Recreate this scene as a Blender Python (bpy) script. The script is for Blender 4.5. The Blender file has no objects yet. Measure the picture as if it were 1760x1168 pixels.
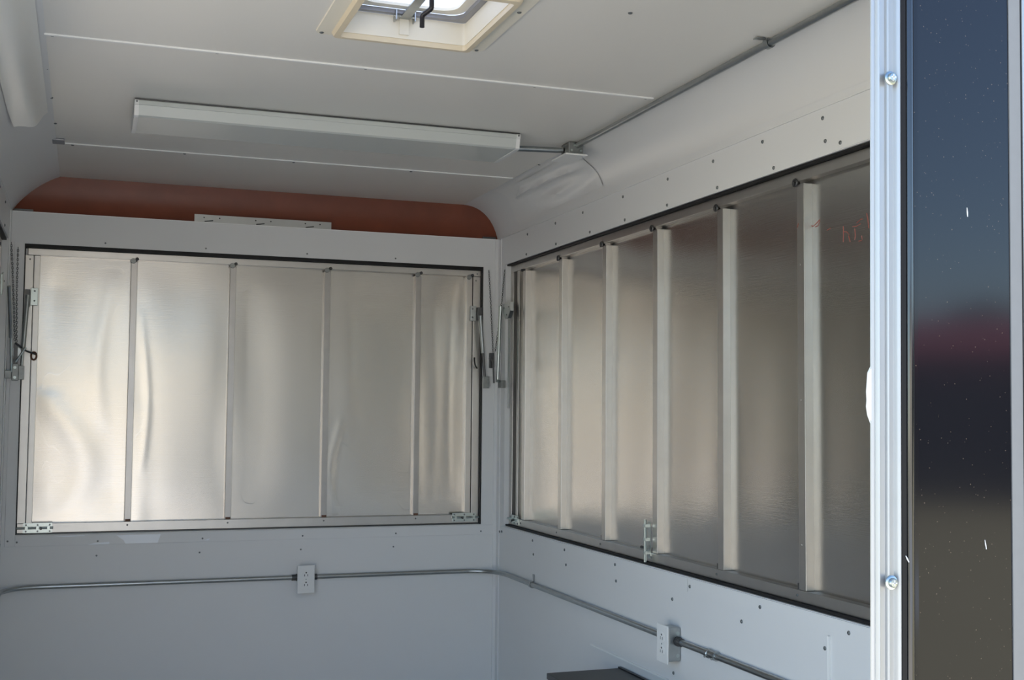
import bpy, bmesh, math, random
from mathutils import Vector, Matrix
random.seed(7)
PI = math.pi
C = bpy.context.scene.collection
Z0 = 1.85            # height of the camera above the ground; all z below are authored relative to the camera
scene = bpy.context.scene

# ------------------------------------------------------------------ camera
cam_d = bpy.data.cameras.new('camera'); cam = bpy.data.objects.new('camera', cam_d); C.objects.link(cam)
cam_d.sensor_fit = 'HORIZONTAL'; cam_d.sensor_width = 36.0
cam_d.lens = 36.0 * 2063.935 / 1760.0
cam_d.clip_start = 0.02; cam_d.clip_end = 500
R = ((0.9418527372, -0.0285514058, -0.3348107504), (-0.3359136127, -0.0542414102, -0.9403296838), (0.0086871272, 0.9981195753, -0.0606782265))
m = Matrix(R).to_4x4(); m.translation = Vector((0, 0, Z0)); cam.matrix_world = m
scene.camera = cam

# ------------------------------------------------------------------ sky, sun, exposure
SUN_EL = math.radians(48); SUN_AZ = math.radians(50)      # azimuth from +y towards +x: beyond the trailer, so its doorway side is in shade
w = bpy.data.worlds.new('World'); scene.world = w; w.use_nodes = True
nt = w.node_tree; nt.nodes.clear()
sky = nt.nodes.new('ShaderNodeTexSky'); sky.sky_type = 'NISHITA'; sky.sun_disc = False
sky.sun_elevation = SUN_EL; sky.sun_rotation = SUN_AZ; sky.air_density = 1.0; sky.dust_density = 0.15; sky.ozone_density = 3.6
bg = nt.nodes.new('ShaderNodeBackground'); bg.inputs['Strength'].default_value = 0.125
wo = nt.nodes.new('ShaderNodeOutputWorld')
nt.links.new(sky.outputs[0], bg.inputs[0]); nt.links.new(bg.outputs[0], wo.inputs[0])
sl = bpy.data.lights.new('sun', 'SUN'); sl.energy = 6.0; sl.angle = math.radians(0.6); sl.color = (1.0, 0.95, 0.87)
so = bpy.data.objects.new('sun', sl); C.objects.link(so); so.location = (4, -6, 8)
sd = Vector((math.sin(SUN_AZ) * math.cos(SUN_EL), math.cos(SUN_AZ) * math.cos(SUN_EL), math.sin(SUN_EL)))
so.rotation_euler = sd.to_track_quat('Z', 'Y').to_euler()
scene.view_settings.view_transform = 'Standard'
try: scene.view_settings.look = 'None'
except Exception: pass
scene.view_settings.gamma = 1.0; scene.view_settings.use_curve_mapping = False
scene.view_settings.exposure = 1.78

# ------------------------------------------------------------------ materials
def mat(name, col, rough=0.5, metal=0.0, spec=0.5, coat=0.0, bump=None, mottle=None, aniso=0.0, trans=0.0):
    """bump = (scale xyz, strength, distance); mottle = (scale, amount) small colour variation of the thing itself"""
    M = bpy.data.materials.new(name); M.use_nodes = True
    n = M.node_tree.nodes; l = M.node_tree.links; b = n['Principled BSDF']
    b.inputs['Base Color'].default_value = (*col, 1); b.inputs['Roughness'].default_value = rough
    b.inputs['Metallic'].default_value = metal; b.inputs['Specular IOR Level'].default_value = spec
    b.inputs['Coat Weight'].default_value = coat
    tc = n.new('ShaderNodeTexCoord')
    if mottle:
        ns = n.new('ShaderNodeTexNoise'); ns.inputs['Scale'].default_value = mottle[0]; ns.inputs['Detail'].default_value = 5
        l.new(tc.outputs['Object'], ns.inputs['Vector'])
        mx = n.new('ShaderNodeMix'); mx.data_type = 'RGBA'
        k = mottle[1]
        mx.inputs[6].default_value = (*[c * (1 - k) for c in col], 1); mx.inputs[7].default_value = (*[min(1, c * (1 + k)) for c in col], 1)
        l.new(ns.outputs[0], mx.inputs[0]); l.new(mx.outputs[2], b.inputs['Base Color'])
    if bump:
        mp = n.new('ShaderNodeMapping'); mp.inputs['Scale'].default_value = bump[0]
        nb = n.new('ShaderNodeTexNoise'); nb.inputs['Scale'].default_value = 1.0; nb.inputs['Detail'].default_value = 3
        bp = n.new('ShaderNodeBump'); bp.inputs['Strength'].default_value = bump[1]; bp.inputs['Distance'].default_value = bump[2]
        l.new(tc.outputs['Object'], mp.inputs[0]); l.new(mp.outputs[0], nb.inputs['Vector']); l.new(nb.outputs[0], bp.inputs['Height'])
        l.new(bp.outputs[0], b.inputs['Normal'])
    if aniso:
        b.inputs['Anisotropic'].default_value = aniso
        tg = n.new('ShaderNodeTangent'); tg.direction_type = 'RADIAL'; tg.axis = 'Z'
        l.new(tg.outputs[0], b.inputs['Tangent'])
    return M

M_WALL = mat('white_coated_sheet', (0.74, 0.74, 0.73), 0.42, spec=0.45, mottle=(2.5, 0.02), bump=((7, 7, 7), 0.12, 0.004))
M_CEIL = mat('white_ceiling_sheet', (0.78, 0.755, 0.70), 0.32, spec=0.5, mottle=(2.0, 0.02), bump=((5, 5, 5), 0.10, 0.004))
M_FILM = mat('protective_film', (0.84, 0.83, 0.78), 0.30, spec=0.5, bump=((14, 14, 14), 0.3, 0.004))
M_FILM2 = mat('clear_protective_film', (0.75, 0.745, 0.725), 0.28, spec=0.55, bump=((14, 14, 14), 0.15, 0.004))
M_ASPH = mat('pale_asphalt', (0.36, 0.39, 0.43), 0.85, mottle=(4, 0.1))
M_FILMB = mat('blue_white_film', (0.88, 0.91, 0.95), 0.25)
M_SEAM = mat('white_seam_strip', (0.86, 0.86, 0.84), 0.35)
M_SHEET = mat('mill_aluminium_sheet', (0.555, 0.53, 0.495), 0.23, metal=1.0, bump=((6, 6, 420), 0.10, 0.001), aniso=0.55)
M_TUBE = mat('aluminium_tube', (0.56, 0.54, 0.51), 0.36, metal=1.0, mottle=(18, 0.08))
M_TRIMAL = mat('bright_aluminium_trim', (0.49, 0.50, 0.50), 0.40, metal=0.6, mottle=(30, 0.04))
M_PLATE = mat('dull_aluminium_plate', (0.50, 0.50, 0.48), 0.4, metal=0.6, mottle=(8, 0.15))
M_RIB = mat('worn_aluminium_rib', (0.45, 0.43, 0.41), 0.36, metal=1.0, mottle=(12, 0.15))
M_GALV = mat('galvanised_steel', (0.42, 0.44, 0.44), 0.32, metal=1.0, mottle=(60, 0.12))
M_DKGALV = mat('weathered_galvanised_steel', (0.28, 0.29, 0.28), 0.45, metal=0.9, mottle=(60, 0.3))
M_ZINC = mat('zinc_screw', (0.20, 0.21, 0.21), 0.40, metal=0.8)
M_BRIGHTZ = mat('bright_zinc', (0.50, 0.55, 0.53), 0.30, metal=1.0)
M_DARKST = mat('dark_steel', (0.12, 0.12, 0.12), 0.45, metal=0.8)
M_RUST = mat('rusty_steel', (0.16, 0.08, 0.05), 0.75, metal=0.2, mottle=(120, 0.4))
M_GASKET = mat('black_rubber', (0.012, 0.011, 0.011), 0.55, spec=0.3)
M_BEAD = mat('glossy_black_rubber', (0.012, 0.012, 0.013), 0.12, spec=1.0)
M_WOOD = mat('mahogany_plywood', (0.20, 0.052, 0.024), 0.42, mottle=(9, 0.25), bump=((3, 60, 60), 0.15, 0.001))
M_PLASTIC = mat('white_plastic', (0.80, 0.80, 0.78), 0.35)
M_SLOT = mat('dark_slot', (0.03, 0.03, 0.03), 0.6)
M_CREAM = mat('yellowed_plastic', (0.72, 0.62, 0.45), 0.4)
M_CREAM2 = mat('ivory_plastic', (0.80, 0.75, 0.63), 0.4)
M_GREYLIP = mat('grey_metal_lip', (0.30, 0.30, 0.32), 0.45, metal=0.5)
M_BLACKPL = mat('black_plastic', (0.015, 0.013, 0.015), 0.4)
M_BLACK = mat('black_metal', (0.02, 0.02, 0.02), 0.4, spec=0.5)
M_CABTOP = mat('dark_grey_laminate', (0.055, 0.057, 0.058), 0.45)
M_FLOOR = mat('pale_sheet_floor', (0.55, 0.52, 0.47), 0.6, mottle=(6, 0.2))
M_GREYSTRIP = mat('grey_strip', (0.25, 0.25, 0.245), 0.5, mottle=(80, 0.06))
M_CAULK = mat('white_caulk', (0.85, 0.84, 0.82), 0.6)
M_RED = mat('red_marker', (0.32, 0.08, 0.06), 0.5)
M_GRASS = mat('dry_grass_ground', (0.25, 0.225, 0.135), 0.9, mottle=(1.5, 0.25))
M_CONC = mat('pale_concrete', (0.52, 0.475, 0.40), 0.85, mottle=(3, 0.1))
M_TAN = mat('tan_siding', (0.62, 0.54, 0.42), 0.7)
M_ROOFRED = mat('red_roofing', (0.22, 0.03, 0.045), 0.6)
M_BARN = mat('dark_timber', (0.035, 0.033, 0.032), 0.8)
M_LEAF = mat('dark_foliage', (0.03, 0.045, 0.025), 0.8, mottle=(2, 0.4))
M_BARK = mat('bark', (0.07, 0.05, 0.04), 0.9)

def speckled_skin():
    M = mat('black_gloss_skin', (0.010, 0.010, 0.013), 0.10, spec=0.5)
    n = M.node_tree.nodes; l = M.node_tree.links; b = n['Principled BSDF']
    tc = n.new('ShaderNodeTexCoord'); vo = n.new('ShaderNodeTexVoronoi'); vo.inputs['Scale'].default_value = 260
    l.new(tc.outputs['Object'], vo.inputs['Vector'])
    wn = n.new('ShaderNodeTexWhiteNoise'); l.new(vo.outputs['Position'], wn.inputs[0])
    r1 = n.new('ShaderNodeMath'); r1.operation = 'MULTIPLY_ADD'; r1.inputs[1].default_value = 0.30; r1.inputs[2].default_value = -0.132
    l.new(wn.outputs[0], r1.inputs[0])
    lt = n.new('ShaderNodeMath'); lt.operation = 'LESS_THAN'; l.new(vo.outputs['Distance'], lt.inputs[0]); l.new(r1.outputs[0], lt.inputs[1])
    mx = n.new('ShaderNodeMix'); mx.data_type = 'RGBA'
    mx.inputs[6].default_value = (0.010, 0.010, 0.013, 1); mx.inputs[7].default_value = (0.11, 0.085, 0.065, 1)
    l.new(lt.outputs[0], mx.inputs[0]); l.new(mx.outputs[2], b.inputs['Base Color'])
    return M
M_SKIN = speckled_skin()

def lens_mat(name, col, tw):
    M = bpy.data.materials.new(name); M.use_nodes = True
    n = M.node_tree.nodes; l = M.node_tree.links; b = n['Principled BSDF']
    b.inputs['Base Color'].default_value = (*col, 1); b.inputs['Roughness'].default_value = 0.25
    t = n.new('ShaderNodeBsdfTranslucent'); t.inputs[0].default_value = (*col, 1)
    mx = n.new('ShaderNodeMixShader'); mx.inputs[0].default_value = tw
    l.new(b.outputs[0], mx.inputs[1]); l.new(t.outputs[0], mx.inputs[2]); l.new(mx.outputs[0], n['Material Output'].inputs[0])
    return M
M_LENS = lens_mat('ribbed_lamp_lens', (0.66, 0.69, 0.66), 0.15)
M_DOME = lens_mat('translucent_dome', (0.40, 0.46, 0.58), 0.5)

# ------------------------------------------------------------------ helpers
ORG = {}
def tag(o, label=None, cat=None, group=None, kind=None):
    if label: o['label'] = label
    if cat: o['category'] = cat
    if group: o['group'] = group
    if kind: o['kind'] = kind
    return o
def thing(name, loc, label=None, cat=None, group=None, kind=None):
    o = bpy.data.objects.new(name, None); o.empty_display_size = 0.05; C.objects.link(o)
    o.location = (loc[0], loc[1], loc[2] + Z0); ORG[o.name] = Vector(loc)
    return tag(o, label, cat, group, kind)
def obj(name, bm, material, parent=None, smooth=False):
    """authored in camera-height coordinates; stored relative to the root thing"""
    off = ORG[parent.name] if parent else Vector((0, 0, -Z0))
    bmesh.ops.translate(bm, verts=bm.verts, vec=-off)
    bmesh.ops.recalc_face_normals(bm, faces=bm.faces)
    me = bpy.data.meshes.new(name); bm.to_mesh(me); bm.free()
    me.materials.append(material)
    if smooth:
        me.polygons.foreach_set('use_smooth', [True] * len(me.polygons))
        try: me.set_sharp_from_angle(angle=math.radians(40))
        except Exception: pass
    o = bpy.data.objects.new(name, me); C.objects.link(o)
    if parent: o.parent = parent
    ORG[o.name] = Vector(off) if parent else Vector((0, 0, -Z0))
    return o
def inst(name, me, pos, parent, rot=None):
    o = bpy.data.objects.new(name, me); C.objects.link(o); o.parent = parent
    p = Vector(pos) - ORG[parent.name]; o.location = p
    if rot is not None: o.rotation_euler = rot.to_euler()
    ORG[o.name] = ORG[parent.name]
    return o
def box(bm, x0, x1, y0, y1, z0, z1, bev=0.0):
    t = bmesh.new(); bmesh.ops.create_cube(t, size=1.0)
    for v in t.verts:
        v.co = Vector((x0 + (v.co.x + .5) * (x1 - x0), y0 + (v.co.y + .5) * (y1 - y0), z0 + (v.co.z + .5) * (z1 - z0)))
    if bev: bmesh.ops.bevel(t, geom=t.edges[:], offset=bev, segments=2, affect='EDGES', profile=0.5)
    me = bpy.data.meshes.new('t'); t.to_mesh(me); t.free(); bm.from_mesh(me); bpy.data.meshes.remove(me)
    return bm
def B(*a, bev=0.0): return box(bmesh.new(), *a, bev=bev)
def tube(bm, pts, r, seg=12, cap=True):
    pts = [Vector(p) for p in pts]; rings = []
    t0 = (pts[1] - pts[0]).normalized()
    up = Vector((0, 0, 1)) if abs(t0.z) < 0.9 else Vector((1, 0, 0))
    u = t0.cross(up).normalized()
    for i, p in enumerate(pts):
        a = pts[i] - pts[i - 1] if i else pts[1] - pts[0]; b = pts[i + 1] - pts[i] if i < len(pts) - 1 else a
        t = (a.normalized() + b.normalized()).normalized()
        u = (u - t * u.dot(t)).normalized(); v = t.cross(u)
        rr = r[i] if isinstance(r, (list, tuple)) else r
        rings.append([bm.verts.new(p + (u * math.cos(2 * PI * k / seg) + v * math.sin(2 * PI * k / seg)) * rr) for k in range(seg)])
    for A, Bq in zip(rings, rings[1:]):
        for k in range(seg): bm.faces.new((A[k], A[(k + 1) % seg], Bq[(k + 1) % seg], Bq[k]))
    if cap: bm.faces.new(rings[0][::-1]); bm.faces.new(rings[-1])
    return bm
def T(pts, r, seg=12): return tube(bmesh.new(), pts, r, seg)
def bend(pts, rad, n=8):
    """round the corners of a polyline"""
    pts = [Vector(p) for p in pts]; out = [pts[0]]
    for a, b, c in zip(pts, pts[1:], pts[2:]):
        d1 = (a - b).normalized(); d2 = (c - b).normalized()
        p1 = b + d1 * rad; p2 = b + d2 * rad
        for i in range(n + 1):
            s = i / n; out.append(p1 * (1 - s) ** 2 + b * 2 * s * (1 - s) + p2 * s ** 2)
    out.append(pts[-1]); return out
def prism(bm, poly, axis, a0, a1):
    """extrude a closed 2-D outline along an axis (0 x, 1 y, 2 z)"""
    def P(p, a):
        return Vector((a, p[0], p[1])) if axis == 0 else Vector((p[0], a, p[1])) if axis == 1 else Vector((p[0], p[1], a))
    A = [bm.verts.new(P(p, a0)) for p in poly]; D = [bm.verts.new(P(p, a1)) for p in poly]; n = len(poly)
    for k in range(n): bm.faces.new((A[k], A[(k + 1) % n], D[(k + 1) % n], D[k]))
    bm.faces.new(A[::-1]); bm.faces.new(D); return bm
def screw_mesh(name, material, r=0.0052, h=0.0035):
    bm = bmesh.new(); n = 12; prof = [(r * 1.0, 0.0), (r, h * .45), (r * .75, h * .85), (r * .35, h)]
    rings = [[bm.verts.new((q * math.cos(2 * PI * k / n), q * math.sin(2 * PI * k / n), z)) for k in range(n)] for q, z in prof]
    for a, b in zip(rings, rings[1:]):
        for k in range(n): bm.faces.new((a[k], a[(k + 1) % n], b[(k + 1) % n], b[k]))
    bm.faces.new(rings[-1]); bm.faces.new(rings[0][::-1])
    me = bpy.data.meshes.new(name); bm.to_mesh(me); bm.free(); me.materials.append(material); return me
SCREW = screw_mesh('screw', M_ZINC); SCREW_S = screw_mesh('screw_small', M_ZINC, 0.0036, 0.0028)
RIVET = screw_mesh('rivet', M_BRIGHTZ, 0.0085, 0.006)
NRM = {'-y': Matrix.Rotation(PI / 2, 3, 'X'), '-x': Matrix.Rotation(-PI / 2, 3, 'Y'), '+x': Matrix.Rotation(PI / 2, 3, 'Y'), '-z': Matrix.Rotation(PI, 3, 'X')}
def screws(parent, pts, nrm, me=SCREW, name='screw'):
    for p in pts: inst(name, me, p, parent, NRM[nrm])
def chain(pts, link=0.0085, r=0.0010):
    bm = bmesh.new(); P = [Vector(p) for p in pts]; k = 0
    for a, b in zip(P, P[1:]):
        d = b - a; n = max(1, int(d.length / link)); t = d.normalized(); s = t.cross(Vector((0, 1, 0.01))).normalized(); q = t.cross(s)
        for i in range(n):
            c = a + d * ((i + .5) / n); sd = s if k % 2 else q; k += 1
            ring = [c + t * math.cos(2 * PI * j / 8) * link * .66 + sd * math.sin(2 * PI * j / 8) * link * .36 for j in range(8)]
            ring.append(ring[0]); tube(bm, ring, r, 5, cap=False)
    return bm

# ------------------------------------------------------------------ dimensions (metres, z relative to camera height)
XL, XR, YB, YF = -0.285, 1.7164, 5.0, 0.99
ZC, ZF, ZG = 0.914, -1.36, -Z0
ZCOVE = 0.765
HT, HB = 0.645, -0.483           # top and bottom of the hatch openings
YS0, YS1 = 1.98, 4.908           # side hatch openings along y

# ------------------------------------------------------------------ setting
g = obj('ground', B(-90, 90, -90, 90, ZG - .2, ZG), M_GRASS); tag(g, kind='structure')
dw = obj('bounce_slab', B(-9, 3.2, -8.5, 7, ZG - .01, ZG + .02), M_CONC); tag(dw, kind='structure')  # added pale slab, out of view; bounces daylight up into the trailer
rd = obj('standin_road', B(-30, 7, -24.5, -8.6, ZG - .01, ZG + .015), M_ASPH); tag(rd, kind='structure')  # added blue-grey strip, out of view; only for the far hatch to reflect
fl = obj('floor', B(XL - .04, XR + .05, YF - .04, YB + .08, ZF - .10, ZF), M_FLOOR); tag(fl, kind='structure')

# back wall ---------------------------------------------------------------
wb = thing('wall_back', (0.7, YB, ZF), kind='structure')
HX0, HX1 = -0.231, 1.645
bm = bmesh.new()
box(bm, XL - .04, HX0, YB, YB + .05, ZF, 0.764); box(bm, HX1, XR + .04, YB, YB + .05, ZF, 0.764)
box(bm, HX0, HX1, YB, YB + .05, HT - .004, 0.764); box(bm, HX0, HX1, YB, YB + .05, ZF, HB)
obj('wall_panel', bm, M_WALL, wb)
obj('trim_strip', B(HX0 + .001, 1.70, YB - .0035, YB + .001, -0.527, HB - .003, bev=.001), M_WALL, wb)
obj('trim_strip', B(-0.268, HX0 - .004, YB - .0035, YB + .001, -0.527, HT + .004, bev=.001), M_WALL, wb)
obj('corner_strip', B(1.698, XR - .0005, YB - .004, YB + .001, ZF, 0.763, bev=.001), M_WALL, wb)
# mahogany plywood above the header: slightly hollow, set back behind the header's top edge
bm = bmesh.new(); prev = None
for i in range(9):
    s = i / 8; z = 0.742 + s * (0.935 - 0.742); y = YB + 0.012 + 0.030 * math.sin(PI * min(1, s * 1.02)) * (1 - .3 * s)
    row = [bm.verts.new((x, y, z)) for x in (XL - .03, 0.2, 0.7, 1.2, XR + .03)]
    if prev: [bm.faces.new((prev[k], prev[k + 1], row[k + 1], row[k])) for k in range(4)]
    prev = row
r = bmesh.ops.extrude_face_region(bm, geom=bm.faces[:]); bmesh.ops.translate(bm, verts=[v for v in r['geom'] if isinstance(v, bmesh.types.BMVert)], vec=(0, .012, 0))
obj('plywood_panel', bm, M_WOOD, wb, smooth=True)
obj('header_cap', B(XL, XR, YB - .002, YB + .012, 0.7635, 0.7665), M_SEAM, wb)
obj('cap_bracket', B(-0.275, -0.205, YB - .001, YB + .010, 0.7665, 0.775), M_DARKST, wb)
obj('cap_bracket', B(1.640, 1.700, YB - .001, YB + .010, 0.7665, 0.775), M_DARKST, wb)
screws(wb, [(x, YB, 0.658) for x in (.065, .453, .866, 1.246)], '-y', SCREW_S)
screws(wb, [(x, YB - .0035, -.513) for x in (.069, .467, .869, 1.264, 1.643)] + [(-.257, YB - .0035, -.505), (-.224, YB - .0035, -.510), (1.677, YB, -.509)], '-y', SCREW_S)
screws(wb, [(x, YB, -.569) for x in (.066, .457, .863, 1.255)], '-y', SCREW_S)

Y0S = {1: YS0, -1: 3.22}
# side walls --------------------------------------------------------------
def side_wall(name, x, sgn):
    YS0 = Y0S[sgn]
    W = thing(name, (x, 3.0, ZF), kind='structure')
    X = lambda d: x + sgn * d            # d > 0 goes outwards
    def bb(bm, d0, d1, *r): a, b = sorted((X(d0), X(d1))); return box(bm, a, b, *r)
    bm = bmesh.new()
    if sgn > 0: bb(bm, 0, .05, YF - .035, YS0, ZF, ZCOVE)
    else: bb(bm, 0, .05, 3.14, YS0, ZF, ZCOVE); bb(bm, 0, .05, YF - .035, 3.14, HT, ZCOVE)      # wide unseen opening nearer than the left hatch, added to let in daylight
    bb(bm, 0, .05, YS1, YB + .05, ZF, ZCOVE)
    bb(bm, 0, .05, YS0, YS1, HT, ZCOVE); bb(bm, 0, .05, YS0, YS1, ZF, HB)
    obj('wall_panel', bm, M_WALL, W)
    bb2 = lambda *r: bb(bmesh.new(), *r)
    obj('trim_strip', bb2(-.0035, .001, 3.232, YS1 + .03, -.527, HB - .003), M_WALL, W)
    if sgn > 0: obj('trim_strip', bb2(-.0045, .001, YS0, 3.228, -.527, HB - .002), M_WALL, W)
    if sgn > 0: obj('trim_strip', bb2(-.0025, .001, YS0, 2.488, HT + .002, 0.727), M_WALL, W)
    obj('corner_strip', bb2(-.004, .001, 4.962, YB - .004, ZF, ZCOVE - .002), M_WALL, W)
    if sgn > 0: obj('panel_joint', bb2(-.005, .001, 2.508, 2.516, ZF, -.531), M_SEAM, W)
    if sgn > 0: obj('wainscot_ledge', bb2(-.006, .001, 1.2, 3.95, -.815, -.810), M_SEAM, W)
    nr = '-x' if sgn > 0 else '+x'; ok = lambda L: [q for q in L if sgn > 0 or q[1] > 3.2]
    screws(W, ok([(x, y, .740) for y in (4.638, 4.325, 4.052, 3.702, 3.368, 3.078, 2.806, 2.525, 2.25)]), nr)
    screws(W, ok([(x, y, .658) for y in (4.65, 4.317, 3.986, 3.687, 3.372, 3.054, 2.751)] + [(X(-.0025), 2.448, .662), (x, 2.514, .680)]), nr)
    screws(W, ok([(X(-.0045 if y < 3.23 else -.0035), y, -.509) for y in (4.919, 4.542, 4.203, 3.749, 3.244 - .03, 2.821, 2.427)] + [(x, 4.956, -.513)]), nr)
    screws(W, ok([(x, y, -.564) for y in (4.541, 4.196, 3.748, 3.335, 2.924, 2.531)] + [(x, 3.327, -.785)]), nr)
    obj('cove_flange', bb2(-.0042, .001, YF - .03, YB - .006, ZCOVE - .0005, ZCOVE + .006), M_WALL, W)
    # cove panel
    bm = bmesh.new(); N = 12; prev = None
    xe = COVE_IN[sgn]
    pts = []
    for i in range(N + 1):
        pts.append(cove_pt(sgn, i / N))
    outer = [(p[0] + sgn * .012, p[1] + .010) for p in pts]
    prism(bm, pts + outer[::-1], 1, YF - .035, YB + .06)
    obj('cove_panel', bm, M_WALL, W, smooth=True)
    return W, X, bb2
COVE_IN = {1: 1.556, -1: -0.112}
def cove_pt(sgn, s, off=0.0):
    """cross-section of the rounded corner between wall (s=0) and ceiling (s=1); off moves it into the room"""
    xw = XR if sgn > 0 else XL; xe = COVE_IN[sgn]; a = s * PI / 2
    ex, ez = xe + (xw - xe) * math.cos(a), ZCOVE + (ZC - ZCOVE) * math.sin(a)
    lx, lz = xw + (xe - xw) * s, ZCOVE + (ZC - ZCOVE) * s
    k = 1.0 if sgn > 0 else 0.42
    return (ex * k + lx * (1 - k) - sgn * off * math.cos(a), ez * k + lz * (1 - k) - off * math.sin(a))
WR, XRf, bbR = side_wall('wall_right', XR, 1)
WL, XLf, bbL = side_wall('wall_left', XL, -1)

# ceiling ------------------------------------------------------------------
ce = thing('ceiling', (0.7, 3.0, ZC), kind='structure')
VX0, VX1, VY0, VY1 = 0.553, 0.872, 2.440, 2.812      # roof vent hole
CX0, CX1 = XL - .01, XR + .01
bm = bmesh.new()
box(bm, CX0, VX0, YF - .035, 3.098, ZC, ZC + .02); box(bm, VX1, CX1, YF - .035, 3.098, ZC, ZC + .02)
box(bm, VX0, VX1, YF - .035, VY0, ZC, ZC + .02); box(bm, VX0, VX1, VY1, 3.098, ZC, ZC + .02)
obj('ceiling_panel', bm, M_CEIL, ce)
obj('ceiling_panel', B(CX0, CX1, 3.100, 4.378, ZC + .001, ZC + .02), M_CEIL, ce)
obj('ceiling_panel', B(CX0, CX1, 4.380, YB + .06, ZC + .0005, ZC + .02), M_CEIL, ce)
obj('seam_strip', B(-0.116, 1.53, 3.092, 3.101, ZC - .004, ZC + .002, bev=.001), M_SEAM, ce)
obj('seam_strip', B(-0.093, 1.553, 4.366, 4.373, ZC - .003, ZC + .002, bev=.001), M_SEAM, ce)
screws(ce, [(x, 3.108, ZC + .001) for x in (-.097, .298, .685, 1.168, 1.512)] + [(-.126, 3.098, ZC)] + [(x, 4.392, ZC + .001) for x in (-.06, .316, .705, 1.15, 1.575)] +
       [(-.119, 3.422, ZC + .001), (-.114, 3.742, ZC + .001), (-.110, 4.077, ZC + .001), (1.558, 4.094, ZC + .001), (1.151, 2.447, ZC)], '-z')
obj('edge_flap', B(-0.125, -0.085, 4.30, 4.37, ZC - .006, ZC + .001, bev=.002), M_GREYLIP, ce)
# outer roof skin with the vent's hole
bm = bmesh.new(); ZR = .935
box(bm, XL - .05, VX0, YF - .04, YB + .08, ZR, ZR + .02); box(bm, VX1, XR + .05, YF - .04, YB + .08, ZR, ZR + .02)
box(bm, VX0, VX1, YF - .04, VY0, ZR, ZR + .02); box(bm, VX0, VX1, VY1, YB + .08, ZR, ZR + .02)
obj('roof_skin', bm, M_TRIMAL, ce)

# ------------------------------------------------------------------ rear wall beside the doorway (its outer face looks at the camera)
rw = thing('wall_rear', (0.78, 0.95, 0.0), kind='structure')
YW = 0.955
ZT, ZBm = ZC + .10, ZF - .08
def strip(name, poly, material, smooth=False): return obj(name, prism(bmesh.new(), poly, 2, ZBm, ZT), material, rw, smooth)
strip('wall_core', [(.7085, .958), (1.76, .958), (1.76, .992), (.7310, .992)], M_WALL)
# extruded aluminium edge: a return leg towards the room and a face with rounded flutes
prof = [(.7020, .9575), (.6970, .9520), (.6972, .9505), (.6990, .9495), (.7000, .9495)]
def flute(x0, x1, h):
    return [(x0 + (x1 - x0) * i / 6, .9495 - h * math.sin(PI * i / 6)) for i in range(7)]
prof += flute(.7005, .7050, .0042) + [(.7060, .9498)] + flute(.7115, .7160, .0036) + [(.7175, .9500), (.7215, .9500)] + flute(.7220, .7292, .0048) + [(.7296, .9515), (.7296, .9575)]
strip('edge_trim', prof, M_TRIMAL, True)
strip('rubber_seal', [(.7298, .9575), (.7298, .9485), (.7345, .9475), (.7350, .9575)], M_GASKET)
bead = [(.7392 + .0042 * math.cos(a), .9500 - .0050 * math.sin(a)) for a in [PI * i / 12 for i in range(13)]]
strip('seal_bead', [(x, y) for x, y in bead] + [(.7350, .9575), (.7434, .9575)], M_BEAD, True)
strip('rubber_lip', [(.7436, .9575), (.7436, .9495), (.7452, .9495), (.7452, .9575)], M_GASKET)
strip('skin_panel', [(.7454, .9578), (.7454, .9505), (.7500, .9500), (.8598, .9500), (.8598, .9578)], M_SKIN)
strip('grey_strip', [(.8600, .9578), (.8600, .9488), (.8738, .9488), (.8738, .9578)], M_GREYSTRIP)
strip('rubber_lip', [(.8740, .9578), (.8740, .9490), (.8756, .9490), (.8756, .9578)], M_GASKET)
strip('edge_trim', [(.8758, .9578), (.8758, .9480), (.8790, .9465), (.905, .9465), (.905, .9578)], M_TRIMAL)
strip('skin_panel', [(.9052, .9578), (.9052, .9500), (1.76, .9500), (1.76, .9578)], M_SKIN)
def pan_screw(z):
    # washer-head screw with a cross recess
    bm = bmesh.new(); n = 20; c = Vector((.7150, .9455, z))
    prof = [(.0066, 0), (.0066, .0012), (.0058, .0018), (.0044, .0020), (.0044, .0042), (.0036, .0052), (.0002, .0056)]
    rings = [[bm.verts.new(c + Vector((q * math.cos(2 * PI * k / n), -h, q * math.sin(2 * PI * k / n)))) for k in range(n)] for q, h in prof]
    for a, b in zip(rings, rings[1:]):
        for k in range(n): bm.faces.new((a[k], a[(k + 1) % n], b[(k + 1) % n], b[k]))
    bm.faces.new(rings[0][::-1])
    s = obj('screw', bm, M_BRIGHTZ, rw, True)
    bm = bmesh.new()
    box(bm, c.x - .0026, c.x + .0026, c.y - .0060, c.y - .0050, z - .0005, z + .0005); box(bm, c.x - .0005, c.x + .0005, c.y - .0060, c.y - .0050, z - .0026, z + .0026)
    obj('cross_recess', bm, M_PLASTIC, s)
pan_screw(.322); pan_screw(-.155)
# flake of caulk on the inner edge of the trim
bm = bmesh.new(); prism(bm, [(.6985, .046), (.6952, .040), (.6937, .022), (.6942, .014), (.6936, .008), (.6950, .000), (.6985, -.008)], 1, .9505, .954)
obj('caulk_flake', bm, M_CAULK, rw)
# nicks in the gloss skin and seal
for a, b, rr in (((.8080, .9497, .205), (.8087, .9497, .196), .0007), ((.8270, .9497, -.118), (.8287, .9497, -.127), .0006), ((.7330, .9472, -.131), (.7360, .9465, -.137), .0008)):
    obj('nick', T([a, [(p + q) / 2 for p, q in zip(a, b)], b], [rr * .5, rr, rr * .6], 6), M_CAULK, rw)
rw.rotation_euler = (0, math.radians(.6), 0)

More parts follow.
